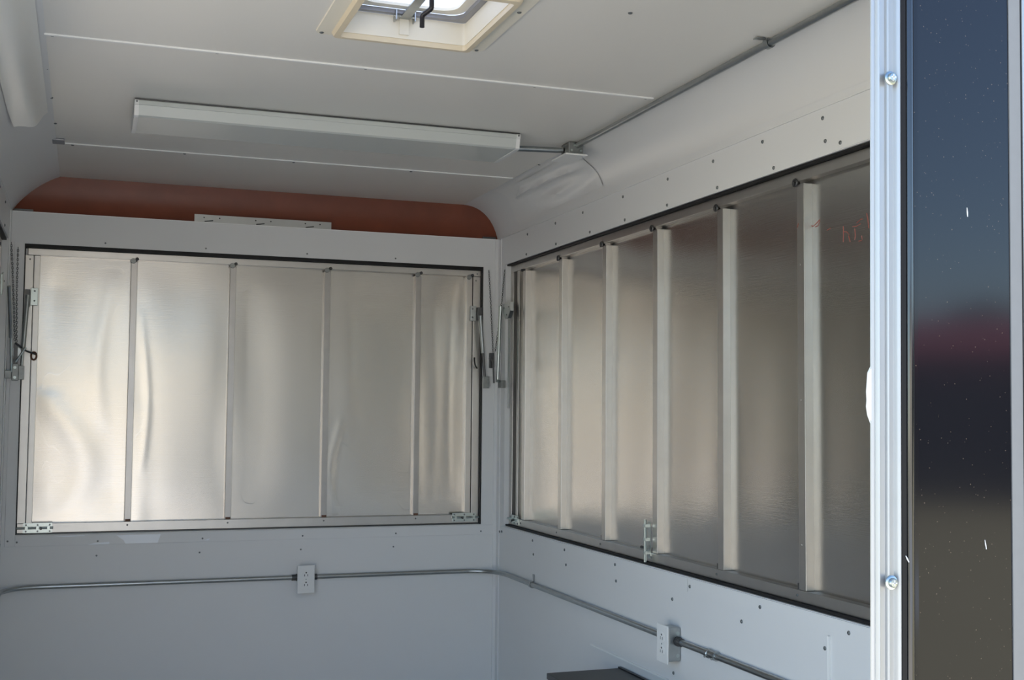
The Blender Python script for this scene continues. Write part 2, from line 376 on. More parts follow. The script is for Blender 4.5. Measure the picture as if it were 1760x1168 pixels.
# ------------------------------------------------------------------ hatches
REC, DEP = .022, .025       # frame face behind the wall face, tube depth
def bulge(u, v, s):
    """oil-canning of a thin sheet: zero at the edges"""
    e = min(1, 6 * u, 6 * (1 - u)) * min(1, 8 * v, 8 * (1 - v))
    return e * (.0014 * math.sin(1.7 * PI * u + s) * math.sin(1.1 * PI * v + 1.7 * s) + .00035 * math.sin(3.3 * PI * u + 2.3 * s + 1.6 * v) + .0007 * math.sin(3.1 * PI * v + s * 3.1 + 2 * u))
def crease(u, v, L):
    """local kinks of the thin sheet: (u, v from, v to, height, half width, sway)"""
    b = 0
    for cu, va, vb, h, wd, sw in L:
        t = (v - va) / (vb - va)
        if 0 < t < 1: b += h * math.sin(PI * t) ** .5 * math.exp(-((u - cu - sw * math.sin(PI * t * 1.3)) / wd) ** 2)
    return b
def sheet_bay(P, u0, u1, v0, v1, s, nu=14, nv=28, L=()):
    bm = bmesh.new(); rows = []
    for j in range(nv + 1):
        rows.append([bm.verts.new(P(u0 + (u1 - u0) * i / nu, v0 + (v1 - v0) * j / nv, bulge(i / nu, j / nv, s) + crease(i / nu, j / nv, L))) for i in range(nu + 1)])
    for a, b in zip(rows, rows[1:]):
        for i in range(nu): bm.faces.new((a[i], a[i + 1], b[i + 1], b[i]))
    return bm
def slide_bolt(parent, P, u0, u1, v, name='slide_bolt'):
    """P(u, v, d): u along the bolt, v across, d out of the hatch face into the room"""
    def bx(bm, a0, a1, b0, b1, d0, d1):
        p, q = P(a0, b0, d0), P(a1, b1, d1)
        return box(bm, min(p[0], q[0]), max(p[0], q[0]), min(p[1], q[1]), max(p[1], q[1]), min(p[2], q[2]), max(p[2], q[2]))
    s = 1 if u1 > u0 else -1; bm = bmesh.new()
    bx(bm, u0, u1, v + .004, v + .018, 0, .003); bx(bm, u0, u1, v - .020, v - .006, 0, .003); bx(bm, u0, u1, v - .006, v + .004, 0, .0015)
    for f in (.12, .5, .88):
        c = u0 + (u1 - u0) * f; bx(bm, c - .005, c + .005, v - .009, v + .007, .0, .012)
    o = obj(name, bm, M_BRIGHTZ, parent)
    rod = [P(u0 - s * .028, v - .001, .006), P(u1 + s * .004, v - .001, .006)]
    obj('bolt_rod', T(rod, .0045, 10), M_BRIGHTZ, o)
    k = u0 + (u1 - u0) * .62
    obj('bolt_knob', T([P(k, v - .001, .006), P(k, v - .003, .022)], [.0035, .0045], 8), M_DARKST, o)
    for f in (.10, .5, .92):
        for dv in (.011, -.014):
            p, q = P(u0 + (u1 - u0) * f, v + dv, .002), P(u0 + (u1 - u0) * f, v + dv, .0045)
            obj('bolt_screw', T([p, q], .0035, 8), M_ZINC, o)
    return o

# back hatch
bh = thing('service_hatch', (0.707, YB + REC, HB), 'wide brushed aluminium hatch with four ribs on the far end wall', 'hatch')
YFc = YB + REC; YSh = YFc + DEP
PB = lambda u, v, b: Vector((u, YSh - b, v))
BOT, TOP = -.478, .626
RB = [.178, .567, .960, 1.356]
obj('top_rail', B(HX0 + .012, HX1 - .006, YFc, YSh + .004, TOP - .026, TOP, bev=.001), M_TUBE, bh)
obj('bottom_rail', B(HX0 + .004, HX1 - .006, YFc, YSh + .004, BOT, BOT + .036, bev=.001), M_TUBE, bh)
for x0, x1, d in ((HX0 + .003, HX0 + .033, .0), (HX0 + .036, HX0 + .057, .004), (HX1 - .040, HX1 - .006, .0), (HX1 - .068, HX1 - .043, .004)):
    obj('stile', B(x0, x1, YFc + d, YSh + .004, BOT + .0365, TOP - .027, bev=.001), M_TUBE, bh)
for x in RB: obj('rib', B(x - .0125, x + .0125, YFc + .002, YSh + .002, BOT + .0365, TOP - .034, bev=.0015), M_RIB, bh)
KINK = [[(.30, .02, .50, .0030, .16, .25), (.72, .35, .95, .0016, .08, -.08)], [(.12, .18, .82, .0016, .035, .05), (.10, -.3, .45, .0018, .10, 0)], [(.55, .05, .95, .0008, .25, .1)],
        [(.13, .02, .40, .0022, .045, -.06), (.22, .3, 1.1, .0012, .09, .04)], [(.35, .05, .95, .0013, .10, .04), (.68, .1, .98, .0012, .07, -.03)]]
ed = [HX0 + .05] + RB + [HX1 - .06]
for i, (a, b) in enumerate(zip(ed, ed[1:])):
    obj('sheet_panel', sheet_bay(PB, a, b, BOT + .03, TOP - .02, .7 + i * 1.37, 48, 56, KINK[i]), M_SHEET, bh, smooth=True)
for x in RB + [HX1 - .055]:
    obj('rib_bolt', T([(x - .004, YFc + .004, TOP - .030), (x - .004, YFc - .006, TOP - .030)], [.012, .010], 10), M_DKGALV, bh)
    obj('bolt_stud', T([(x + .008, YFc + .002, TOP - .024), (x + .010, YFc - .008, TOP - .023)], .007, 8), M_DARKST, bh)
for x in RB:
    obj('rib_foot', B(x - .009, x + .011, YFc + .0015, YFc + .02, BOT + .037, BOT + .046), M_RUST, bh)
    inst('screw', SCREW_S, (x, YFc, BOT + .023), bh, NRM['-y'])
inst('screw', SCREW_S, (HX0 + .020, YFc, TOP - .043), bh, NRM['-y']); inst('screw', SCREW_S, (HX1 - .028, YFc, TOP - .045), bh, NRM['-y'])
inst('screw', SCREW_S, (HX1 - .022, YFc, TOP - .015), bh, NRM['-y'])
obj('light_block_skin', B(HX0 - .01, HX1 + .01, YB + .052, YB + .058, HB - .02, HT + .02), M_TRIMAL, bh)  # unseen backing sheet, added to stop sun leaking past the hatch frame
# black piano hinge along the top, with its knuckles
bm = B(HX0, HX1, YB + .004, YB + .046, TOP + .001, HT - .0035)
hg = obj('hinge_leaf', bm, M_GASKET, bh)
bm = bmesh.new(); x = HX0 + .07
while x < HX1 - .07:
    tube(bm, [(x, YB + .010, TOP + .0045), (x + .010, YB + .010, TOP + .0045)], .0045, 8); x += .014
kn = obj('hinge_knuckles', bm, M_DARKST, hg); tag(kn, kind='stuff')
slide_bolt(bh, lambda u, v, d: Vector((u, YFc - d, v)), -.205, -.100, -.458)
slide_bolt(bh, lambda u, v, d: Vector((u, YFc - d, v)), 1.628, 1.520, -.452)
obj('rubber_seal', B(HX0, HX0 + .003, YB + .006, YB + .046, HB, HT - .004), M_GASKET, bh)
obj('rubber_seal', B(HX1 - .005, HX1, YB + .006, YB + .046, HB, HT - .004), M_GASKET, bh)
obj('rubber_seal', B(HX0, HX1, YB + .012, YB + .046, HB + .0005, BOT - .001), M_DARKST, bh)

def side_hatch(name, X, sgn, label, marks):
    YS0 = Y0S[sgn]
    h = thing(name, (X(REC), 3.4, HB), label, 'hatch')
    def bb(d0, d1, *r, bev=0.0):
        a, b = sorted((X(d0), X(d1))); return B(a, b, *r, bev=bev)
    F, S = REC, REC + DEP
    top, bot = .637, -.475
    obj('top_rail', bb(F, S + .004, YS0 + .005, YS1 - .0055, top - .028, top, bev=.001), M_TUBE, h)
    obj('bottom_rail', bb(F, S + .004, YS0 + .005, YS1 - .0055, bot, bot + .030, bev=.001), M_TUBE, h)
    for y0, y1, d in ((4.868, 4.902, 0), (4.806, 4.832, .004), (YS0 + .005, YS0 + .035, 0)):
        obj('stile', bb(F + d, S + .004, y0, y1, bot + .0305, top - .0285, bev=.001), M_TUBE, h)
    ry = [y for y in (4.735, 4.327, 3.909, 3.504, 3.080, 2.662, 2.246) if y > YS0 + .1]
    for y in ry: obj('rib', bb(F + .001, S + .002, y - .0165, y + .0165, bot + .0305, top - .036, bev=.0015), M_TUBE, h)
    ed = [4.820] + ry + [YS0 + .02]
    P = lambda u, v, b: Vector((X(S - b), u, v))
    for i, (a, b) in enumerate(zip(ed, ed[1:])):
        obj('sheet_panel', sheet_bay(P, b, a, bot + .02, top - .02, .4 + i * 1.9 + (0 if sgn > 0 else 2.2)), M_SHEET, h, smooth=True)
    for i, y in enumerate(ry):
        yy = y + .020
        if i >= 1:
            ring = [Vector((X(F - .002), yy + .009 * math.cos(a), top - .030 + .009 * math.sin(a))) for a in [2 * PI * k / 14 for k in range(15)]]
            obj('bolt_eye', tube(bmesh.new(), ring, .0028, 6, cap=False), M_DARKST, h)
        obj('rib_bolt', T([(X(F + .012), yy + .002, top - .033), (X(F - .006), yy + .002, top - .033)], [.006, .0055], 10), M_DARKST, h)
        obj('rib_foot', bb(F + .004, S, y + .016, y + .027, bot + .031, bot + .046), M_RUST if i < 1 else M_DARKST, h)
        inst('screw', SCREW_S, (X(F), y + .022, bot + .016), h, NRM['-x' if sgn > 0 else '+x'])
        for zz in (.45, .1, -.27): inst('screw', SCREW_S if False else RIV, (X(F + .001), y + .004, zz - .03 * (i % 3)), h, NRM['-x' if sgn > 0 else '+x'])
    obj('hinge_leaf', bb(.006, .046, YS0, YS1, top + .001, HT - .0005), M_GASKET, h)
    obj('rubber_seal', bb(.008, .046, YS0, YS1, HB + .0005, bot - .0008), M_GASKET, h)
    Q = lambda u, v, d: Vector((X(F - d), u, v))
    slide_bolt(h, Q, 4.875, 4.775, -.450)
    obj('light_block_skin', bb(.052, .058, YS0 - .01, YS1 + .02, HB - .02, HT + .02), M_TRIMAL, h)  # unseen sheet added behind the frame gaps to block leaking sun
    # upright cane bolt beside the fourth rib
    if sgn > 0:
        bm = bb(F - .003, F, 3.528, 3.546, bot + .012, bot + .128)
        for zz in (bot + .030, bot + .072, bot + .116): box(bm, X(F - .020), X(F - .003), 3.529, 3.545, zz - .005, zz + .005)
        cb = obj('cane_bolt', bm, M_BRIGHTZ, h)
        obj('bolt_rod', T([(X(F - .016), 3.537, bot - .001), (X(F - .016), 3.537, bot + .135)], .0050, 10), M_BRIGHTZ, cb)
        obj('bolt_knob', T([(X(F - .016), 3.537, bot + .045), (X(F - .018), 3.562, bot + .045)], [.0035, .005], 8), M_DARKST, cb)
    if marks:
        for st in marks:
            pts = []
            for y, z in st:
                i = next(k for k, (a, b) in enumerate(zip(ed, ed[1:])) if b <= y <= a) ; a, b = ed[i], ed[i + 1]
                bu = bulge((y - b) / (a - b), (z - bot - .02) / (top - bot - .04), .4 + i * 1.9)
                pts.append((X(S - bu) if abs(y - 2.662) > .0166 else X(F + .001), y, z))
            if len(pts) == 2: pts.insert(1, tuple((p + q) / 2 for p, q in zip(*pts)))
            mk = obj('marker_stroke', T(pts, .0011, 5), M_RED, h); tag(mk, 'faint red hand-drawn marker stroke')
    return h
RIV = screw_mesh('rivet_small', M_TUBE, 0.003, 0.001)
MARKS = [[(2.6705, .4983), (2.6765, .4886)], [(2.6105, .5007), (2.6261, .4927), (2.6419, .4872), (2.6448, .4916)], [(2.6307, .485), (2.6173, .4863), (2.6094, .498)], [(2.578, .4691), (2.5629, .4721)], [(2.5102, .4695), (2.5094, .4507), (2.5107, .4298)], [(2.5093, .4551), (2.4959, .4538), (2.4848, .4443)], [(2.4879, .4428), (2.482, .4266)], [(2.4713, .4627), (2.4572, .4613), (2.4392, .4654)], [(2.4551, .4695), (2.437, .4772), (2.4311, .4751)], [(2.4633, .4566), (2.4605, .4391), (2.4637, .4297)], [(2.4356, .4357), (2.4338, .4257)], [(2.4477, .4239), (2.4358, .4236)], [(2.4152, .4872), (2.4115, .4734), (2.407, .4498)]]
hr = side_hatch('service_hatch', XRf, 1, 'long aluminium hatch with upright ribs on the right wall', MARKS)
hl = side_hatch('service_hatch', XLf, -1, 'aluminium hatch on the left wall, only its dark top corner in view', None)

# ------------------------------------------------------------------ hatch stays, chains, hasps in the two far corners
def plate(x0, x1, y0, y1, z0, z1): return B(x0, x1, y0, y1, z0, z1, bev=.0012)
# left stay of the back hatch
s = thing('hatch_stay', (-.222, 4.98, .13), 'grey prop arm on the left edge of the far wall hatch', 'hatch stay')
pl = obj('mount_plate', plate(-.205, -.178, 5.012, 5.0215, .402, .470), M_BRIGHTZ, s)
for z in (.420, .458): inst('screw', SCREW_S, (-.190, 5.012, z), pl, NRM['-y'])
obj('pivot_block', plate(-.224, -.206, 4.992, 5.016, .395, .462), M_DARKST, s)
obj('tube', T([(-.214, 4.99, .440), (-.224, 4.985, .24)], .0085, 12), M_GALV, s)
obj('rod', T([(-.224, 4.985, .25), (-.229, 4.985, .125)], .0055, 10), M_GALV, s)
obj('end_bracket', plate(-.238, -.218, 4.978, 4.996, .112, .165), M_DKGALV, s)
# hasp with padlock-like latch, left
s = thing('hasp', (-.250, 4.985, .16), 'galvanised hasp with slanted pin left of the far wall hatch', 'latch')
obj('back_plate', plate(-.262, -.238, 4.985, 4.9998, .108, .172), M_DKGALV, s)
for z in (.120, .158): obj('bolt_head', T([(-.251, 4.987, z), (-.251, 4.979, z)], .0058, 8), M_BRIGHTZ, s)
obj('round_plate', T([(-.250, 4.999, .218), (-.250, 4.990, .218)], .019, 16), M_GALV, s)
obj('strap', plate(-.258, -.243, 4.986, 4.9995, .170, .250), M_DARKST, s)
obj('pin', T([(-.249, 4.972, .178), (-.214, 4.968, .236)], .0035, 8), M_BRIGHTZ, s)
obj('crossbar', T([(-.253, 4.983, .253), (-.212, 4.983, .222), (-.180, 5.010, .212)], .0035, 8), M_DARKST, s)
obj('staple', tube(bmesh.new(), [Vector((-.186 + .010 * math.cos(a), 5.012, .205 + .015 * math.sin(a))) for a in [2 * PI * k / 12 for k in range(13)]], .004, 6, cap=False), M_RUST, s)
# left wall hatch stay
s = thing('hatch_stay', (-.277, 4.92, .13), 'bright prop arm against the left wall edge, angled white bracket at its top', 'hatch stay')
bm = bmesh.new(); prism(bm, [(4.55, .47), (4.62, .485), (4.66, .455), (4.645, .435), (4.58, .400), (4.55, .40)], 0, -.2835, -.2795)
pb = obj('angle_bracket', bm, M_BRIGHTZ, s); inst('screw', SCREW_S, (-.2795, 4.635, .455), pb, NRM['+x'])
obj('tube', T([(-.272, 4.82, .455), (-.266, 4.92, .27)], .007, 12), M_GALV, s)
obj('rod', T([(-.266, 4.92, .30), (-.262, 4.955, .140)], .005, 10), M_BRIGHTZ, s)
obj('end_bracket', plate(-.284, -.262, 4.94, 4.962, .115, .145), M_DKGALV, s)
# chains
def hang(name, pts, label):
    o = obj(name, chain(pts), M_DARKST); tag(o, label, 'chain')
    return o
hang('safety_chain', [(-.289 + .01, 4.985, .640), (-.262, 4.985, .40), (-.255, 4.985, .262)], 'thin steel chain beside the left corner, the left one of two')
hang('safety_chain', [(-.254, 4.985, .622), (-.2535, 4.985, .45), (-.248, 4.985, .256)], 'thin steel chain right next to the far hatch left edge')
hang('safety_chain', [(1.664, 4.985, .625), (1.676, 4.985, .45), (1.686, 4.982, .262)], 'thin slanting chain on the end wall side of the right corner')
hang('safety_chain', [(1.7085, 4.90, .620), (1.703, 4.93, .45), (1.694, 4.975, .270)], 'thin slanting chain on the long wall side of the right corner')
# right stay of the back hatch
s = thing('hatch_stay', (1.63, 4.98, .15), 'grey prop arm on the right edge of the far wall hatch', 'hatch stay')
pl = obj('mount_plate', plate(1.592, 1.618, 5.012, 5.0215, .402, .468), M_GALV, s)
for z in (.418, .455): inst('screw', SCREW_S, (1.600, 5.012, z), pl, NRM['-y'])
obj('pivot_block', plate(1.619, 1.640, 4.996, 5.016, .405, .462), M_DARKST, s)
obj('tube', T([(1.628, 4.99, .425), (1.640, 4.985, .26)], .008, 12), M_GALV, s)
obj('rod', T([(1.640, 4.985, .27), (1.650, 4.985, .15)], .0055, 10), M_DARKST, s)
obj('end_bracket', plate(1.642, 1.668, 4.978, 4.9998, .108, .158), M_DKGALV, s)
obj('handle', tube(bmesh.new(), bend([(1.612, 5.016, .240), (1.606, 4.998, .225), (1.610, 4.998, .205), (1.622, 5.010, .195)], .008, 3), .0035, 8), M_BLACK, s)
# right wall hatch stay
s = thing('hatch_stay', (1.70, 4.90, .14), 'bright prop arm at the far end of the long right hatch', 'hatch stay')
bm = bmesh.new(); prism(bm, [(4.895, .470), (4.80, .472), (4.80, .435), (4.83, .405), (4.87, .405), (4.895, .440)], 0, 1.700, 1.7155)
pb = obj('angle_bracket', bm, M_GALV, s)
for y, z in ((4.880, .452), (4.820, .452), (4.845, .420)): inst('screw', SCREW_S, (1.700, y, z), pb, NRM['-x'])
obj('tube', T([(1.692, 4.905, .462), (1.692, 4.925, .25)], .0075, 12), M_BRIGHTZ, s)
obj('rod', T([(1.692, 4.925, .27), (1.693, 4.938, .135)], .0055, 10), M_BRIGHTZ, s)
obj('end_bracket', plate(1.698, 1.7158, 4.895, 4.945, .108, .140), M_DKGALV, s)
obj('end_pin', T([(1.700, 4.925, .138), (1.684, 4.925, .138)], .006, 10), M_BRIGHTZ, s)
obj('guide_rail', B(1.7125, 1.7155, 4.842, 4.862, .02, .403), M_GALV, s)
s = thing('hasp', (1.69, 4.985, .2), 'small dark hasp hanging in the far right corner', 'latch')
obj('back_plate', plate(1.672, 1.692, 4.984, 4.9955, .196, .262), M_DARKST, s)
obj('hook', T(bend([(1.668, 4.98, .240), (1.684, 4.975, .225), (1.690, 4.978, .130)], .01, 3), .0035, 8), M_DARKST, s)

# ------------------------------------------------------------------ conduit and outlets
ZCD = -.681; RC = .0095
def saddle(parent, c, ax, nrm, name='strap'):
    """one-hole strap round a conduit: c centre, ax conduit direction, nrm away from the surface"""
    c, ax, nrm = Vector(c), Vector(ax).normalized(), Vector(nrm).normalized(); sd = ax.cross(nrm)
    bm = bmesh.new(); rr = RC + .0022; pts = [sd * rr - nrm * RC] + [sd * (rr * math.cos(a)) + nrm * (rr * math.sin(a)) for a in [PI * k / 8 for k in range(9)]] + [-sd * rr - nrm * RC, -sd * (rr + .028) - nrm * (RC - .001)]
    th = .0018; rows = []
    for i, p in enumerate(pts):
        nn = nrm if i == len(pts) - 1 else (p.normalized() if 0 < i < 10 else (sd if i == 0 else nrm - sd))
        rows.append([bm.verts.new(c + p + ax * a + nn.normalized() * o) for a, o in ((-.008, 0), (.008, 0), (.008, th), (-.008, th))])
    for A, D in zip(rows, rows[1:]):
        for k in range(4): bm.faces.new((A[k], A[(k + 1) % 4], D[(k + 1) % 4], D[k]))
    bm.faces.new(rows[0][::-1]); bm.faces.new(rows[-1])
    return obj(name, bm, M_GALV, parent)
def coupling(parent, c, ax):
    c, ax = Vector(c), Vector(ax).normalized()
    prof = [(-.0284, RC + .001), (-.028, .0135), (-.014, .0135), (-.012, .0118), (.012, .0118), (.014, .0135), (.028, .0135), (.0284, RC + .001)]
    o = obj('coupling', tube(bmesh.new(), [c + ax * a for a, _ in prof], [r_ for _, r_ in prof], 14), M_GALV, parent)
    for a in (-.020, .020): obj('set_screw', T([c + ax * a + Vector((-.010, 0, -.006)), c + ax * a + Vector((-.014, 0, -.009))], .003, 8), M_GALV, o)
def connector(parent, c, ax):
    c, ax = Vector(c), Vector(ax).normalized()
    obj('connector', tube(bmesh.new(), [c, c + ax * .004, c + ax * .0041, c + ax * .022], [.0145, .0145, .0125, .0122], 14), M_DARKST, parent)

yc = YB - .0115; xr = XR - .0115; xl = XL + .0115
def conduit(pts, rad, label):
    c = Vector(pts[len(pts) // 2])
    t = thing('conduit', c, label, 'conduit')
    obj('pipe', tube(bmesh.new(), bend(pts, rad) if len(pts) > 2 else pts, RC, 14), M_GALV, t, smooth=True)
    return t
XO = .878
t = conduit([(xl, 3.3, ZCD), (xl, yc, ZCD), (XO - .034, yc, ZCD)], .16, 'long steel conduit along the far wall, left of the outlet')
connector(t, (XO - .030, yc, ZCD), (-1, 0, 0))
YO = 3.305
t = conduit([(XO + .034, yc, ZCD), (xr, yc, ZCD), (xr, YO + .034, ZCD)], .17, 'steel conduit bending round the corner between the two outlets')
connector(t, (XO + .030, yc, ZCD), (1, 0, 0)); connector(t, (xr, YO + .030, ZCD), (0, 1, 0))
saddle(t, (xr, 4.53, ZCD), (0, -1, 0), (-1, 0, 0))
t = conduit([(xr, YO - .034, ZCD), (xr, 2.62, ZCD), (xr, 1.2, ZCD)], .05, 'steel conduit running from the right wall outlet towards the doorway')
connector(t, (xr, YO - .030, ZCD), (0, -1, 0)); coupling(t, (xr, 3.07, ZCD), (0, 1, 0))

def outlet(name, P, label):
    """P(u, v, d): u sideways, v up, d out from the wall"""
    t = thing(name, P(0, 0, 0), label, 'outlet', )
    def bx(bm, u0, u1, v0, v1, d0, d1, bev=0):
        p, q = P(u0, v0, d0), P(u1, v1, d1)
        return box(bm, min(p[0], q[0]), max(p[0], q[0]), min(p[1], q[1]), max(p[1], q[1]), min(p[2], q[2]), max(p[2], q[2]), bev)
    b = obj('metal_box', bx(bmesh.new(), -.027, .027, -.051, .051, .0005, .045, .005), M_GALV, t)
    for v in (-.033, .033): obj('knockout', T([P(.0272, v, .012), P(.0285, v, .012)], .006, 10), M_BRIGHTZ, b)
    obj('cover_plate', bx(bmesh.new(), -.035, .035, -.0565, .0565, .0455, .0515, .0018), M_PLASTIC, t)
    for v in (.0195, -.0195):
        ring = [P(.017 * max(-.82, min(.82, math.cos(a))) / .82 * .9, v + .0145 * math.sin(a), .0530) for a in [2 * PI * k / 20 for k in range(20)]]
        bm = bmesh.new(); f = [bm.verts.new(p) for p in ring]; c = [bm.verts.new(P(*q)) for q in [(.017 * max(-.82, min(.82, math.cos(a))) / .82 * .9, v + .0145 * math.sin(a), .0515) for a in [2 * PI * k / 20 for k in range(20)]]]
        bm.faces.new(f); [bm.faces.new((f[k], f[(k + 1) % 20], c[(k + 1) % 20], c[k])) for k in range(20)]
        r_ = obj('receptacle', bm, M_PLASTIC, t)
        for u, w_, dv in ((-.0062, .0012, -.003), (.0062, .0012, -.003)):
            obj('slot', bx(bmesh.new(), u - w_, u + w_, v + dv - .0042, v + dv + .0042, .0525, .0533), M_SLOT, r_)
        obj('slot', T([P(0, v + .0075, .0525), P(0, v + .0075, .0533)], .0030, 10), M_SLOT, r_)
    obj('cover_screw', T([P(0, 0, .0515), P(0, 0, .0525)], .0026, 8), M_GALV, t)
outlet('electrical_outlet', lambda u, v, d: Vector((XO + u, YB - d, -.685 + v)), 'white duplex outlet on a metal box on the far wall')
outlet('electrical_outlet', lambda u, v, d: Vector((XR - d, YO - u, -.690 + v)), 'white duplex outlet on a metal box on the right wall, seen edge on')

# ceiling conduit, junction box
JX, JY = 1.545, 3.735
t = conduit([(1.546, JY - .040, ZC - .0115), (1.546, 2.4, ZC - .0115), (1.546, 1.0, ZC - .0115)], .05, 'long steel conduit along the ceiling edge above the right wall')
saddle(t, (1.546, 2.497, ZC - .0115), (0, -1, 0), (0, 0, -1))
t = conduit([(1.330, 3.78, ZC - .022), (JX - .034, 3.745, ZC - .022)], .02, 'short conduit stub between the ceiling lamp and the junction box')
jb = thing('junction_box', (JX, JY, ZC), 'small metal ceiling junction box with white cover plate', 'junction box')
obj('metal_box', B(JX - .032, JX + .022, JY - .038, JY + .030, ZC - .043, ZC - .0005, bev=.003), M_DKGALV, jb)
for u, z in ((-.010, .012), (.012, .030), (-.022, .030)):
    obj('box_screw', T([(JX + u, JY - .038, ZC - z), (JX + u, JY - .041, ZC - z)], .004, 8), M_BRIGHTZ, jb)
obj('cover_plate', B(JX - .050, JX + .030, JY - .055, JY + .075, ZC - .049, ZC - .0435, bev=.0012), M_PLASTIC, jb)

# ------------------------------------------------------------------ fluorescent ceiling lamp (switched off)
lx0, lx1, ly0, ly1 = .117, 1.322, 3.648, 3.900
lf = thing('ceiling_lamp', ((lx0 + lx1) / 2, (ly0 + ly1) / 2, ZC), 'long white fluorescent ceiling lamp with wraparound lens, switched off', 'lamp')
obj('base_pan', B(lx0 + .004, lx1 - .004, ly0 + .012, ly1 - .012, ZC - .010, ZC - .0005), M_PLASTIC, lf)
zb = ZC - .052
lens = [(ly0 + .004, ZC - .004), (ly0, ZC - .006), (ly0, ZC - .018), (ly0 + .003, ZC - .019), (ly0 + .010, zb + .004), (ly0 + .018, zb), (ly1 - .018, zb), (ly1 - .010, zb + .004), (ly1, ZC - .018), (ly1, ZC - .006), (ly1 - .004, ZC - .004)]
inner = [(y + (.003 if y < 3.77 else -.003), z + .003) for y, z in lens]
bm = bmesh.new(); prism(bm, lens + inner[::-1], 0, lx0 + .012, lx1 - .012)
obj('lens', bm, M_LENS, lf)
for a, b in ((lx0, lx0 + .0125), (lx1 - .0125, lx1)):
    bm = bmesh.new(); prism(bm, [(y + (-.0015 if y < 3.77 else .0015), z - (.0015 if z < ZC - .01 else 0)) for y, z in lens], 0, a, b)
    e = obj('end_cap', bm, M_PLASTIC, lf)
    obj('cap_screw', T([((a + b) / 2, ly0 - .001, ZC - .010), ((a + b) / 2, ly0 - .004, ZC - .010)], .003, 8), M_ZINC, e)
obj('gasket', B(lx0 + .001, lx1 - .001, ly0 + .001, ly0 + .010, ZC - .0042, ZC - .0005), M_DARKST, lf)
for y in (ly0 + .08, ly1 - .08):
    obj('tube', T([(lx0 + .03, y, ZC - .030), (lx1 - .03, y, ZC - .030)], .0125, 12), M_PLASTIC, lf)

# ------------------------------------------------------------------ roof vent
rv = thing('roof_vent', ((VX0 + VX1) / 2, (VY0 + VY1) / 2, ZC), 'square roof vent with ivory frame, clear lid and black crank', 'roof vent')
def rrect(x0, x1, y0, y1, r, n=6):
    pts = []
    for cx, cy, a0 in ((x1 - r, y1 - r, 0), (x0 + r, y1 - r, PI / 2), (x0 + r, y0 + r, PI), (x1 - r, y0 + r, 1.5 * PI)):
        pts += [(cx + r * math.cos(a0 + PI / 2 * i / n), cy + r * math.sin(a0 + PI / 2 * i / n)) for i in range(n + 1)]
    return pts
def loft(loops, close=True):
    bm = bmesh.new(); rings = [[bm.verts.new(p) for p in lp] for lp in loops]; n = len(rings[0])
    seq = list(zip(rings, rings[1:])) + ([(rings[-1], rings[0])] if close else [])
    for a, b in seq:
        for k in range(n): bm.faces.new((a[k], a[(k + 1) % n], b[(k + 1) % n], b[k]))
    return bm
def ring_at(x0, x1, y0, y1, r, z): return [(x, y, z) for x, y in rrect(x0, x1, y0, y1, r)]
ox0, ox1, oy0, oy1 = .500, .925, 2.385, 2.842
obj('flange', loft([ring_at(ox0, ox1, oy0, oy1, .018, ZC - .0005), ring_at(ox0 + .001, ox1 - .001, oy0 + .001, oy1 - .001, .018, ZC - .005), ring_at(.538, .887, 2.425, 2.828, .014, ZC - .006), ring_at(.538, .887, 2.425, 2.828, .014, ZC - .0005)]), M_CREAM2, rv, True)
obj('inner_frame', loft([ring_at(.536, .889, 2.423, 2.830, .014, ZC - .006), ring_at(.541, .884, 2.428, 2.825, .012, ZC - .016), ring_at(VX0 + .002, VX1 - .002, VY0 + .002, VY1 - .002, .010, ZC - .017), ring_at(VX0 + .002, VX1 - .002, VY0 + .002, VY1 - .002, .010, ZC - .004)]), M_CREAM, rv, True)
obj('shaft', loft([ring_at(VX0 + .0005, VX1 - .0005, VY0 + .0005, VY1 - .0005, .010, ZC - .004), ring_at(VX0 + .0005, VX1 - .0005, VY0 + .0005, VY1 - .0005, .010, ZR + .03), ring_at(VX0 + .004, VX1 - .004, VY0 + .004, VY1 - .004, .010, ZR + .03), ring_at(VX0 + .004, VX1 - .004, VY0 + .004, VY1 - .004, .010, ZC - .004)]), M_CREAM2, rv, True)
obj('curb_lip', loft([ring_at(VX0 - .004, VX1 + .004, VY0 - .004, VY1 + .004, .03, ZR + .031), ring_at(VX0 + .020, VX1 - .020, VY0 + .020, VY1 - .020, .035, ZR + .031), ring_at(VX0 + .020, VX1 - .020, VY0 + .020, VY1 - .020, .035, ZR + .041), ring_at(VX0 - .004, VX1 + .004, VY0 - .004, VY1 + .004, .03, ZR + .041)]), M_GREYLIP, rv, True)
lid = loft([ring_at(VX0 - .02, VX1 + .02, VY0 - .02, VY1 + .02, .03, ZR + .036), ring_at(VX0 - .02, VX1 + .02, VY0 - .02, VY1 + .02, .03, ZR + .060), ring_at(VX0 + .03, VX1 - .03, VY0 + .03, VY1 - .03, .04, ZR + .078), ring_at(VX0 + .08, VX1 - .08, VY0 + .08, VY1 - .08, .04, ZR + .082)], close=False)
lid.verts.ensure_lookup_table(); lid.faces.new(lid.verts[-28:])
lo = obj('lid', lid, M_DOME, rv, True)
obj('lid_rim', loft([ring_at(VX0 + .018, VX1 - .018, VY0 + .018, VY1 - .018, .04, ZR + .043), ring_at(VX0 + .042, VX1 - .042, VY0 + .042, VY1 - .042, .04, ZR + .043), ring_at(VX0 + .042, VX1 - .042, VY0 + .042, VY1 - .042, .04, ZR + .050), ring_at(VX0 + .018, VX1 - .018, VY0 + .018, VY1 - .018, .04, ZR + .050)]), M_CREAM2, lo, True)
XBAR = .712
obj('crossbar', B(XBAR - .012, XBAR + .012, VY0 + .005, VY1 - .006, ZC + .043, ZC + .047), M_GALV, rv)
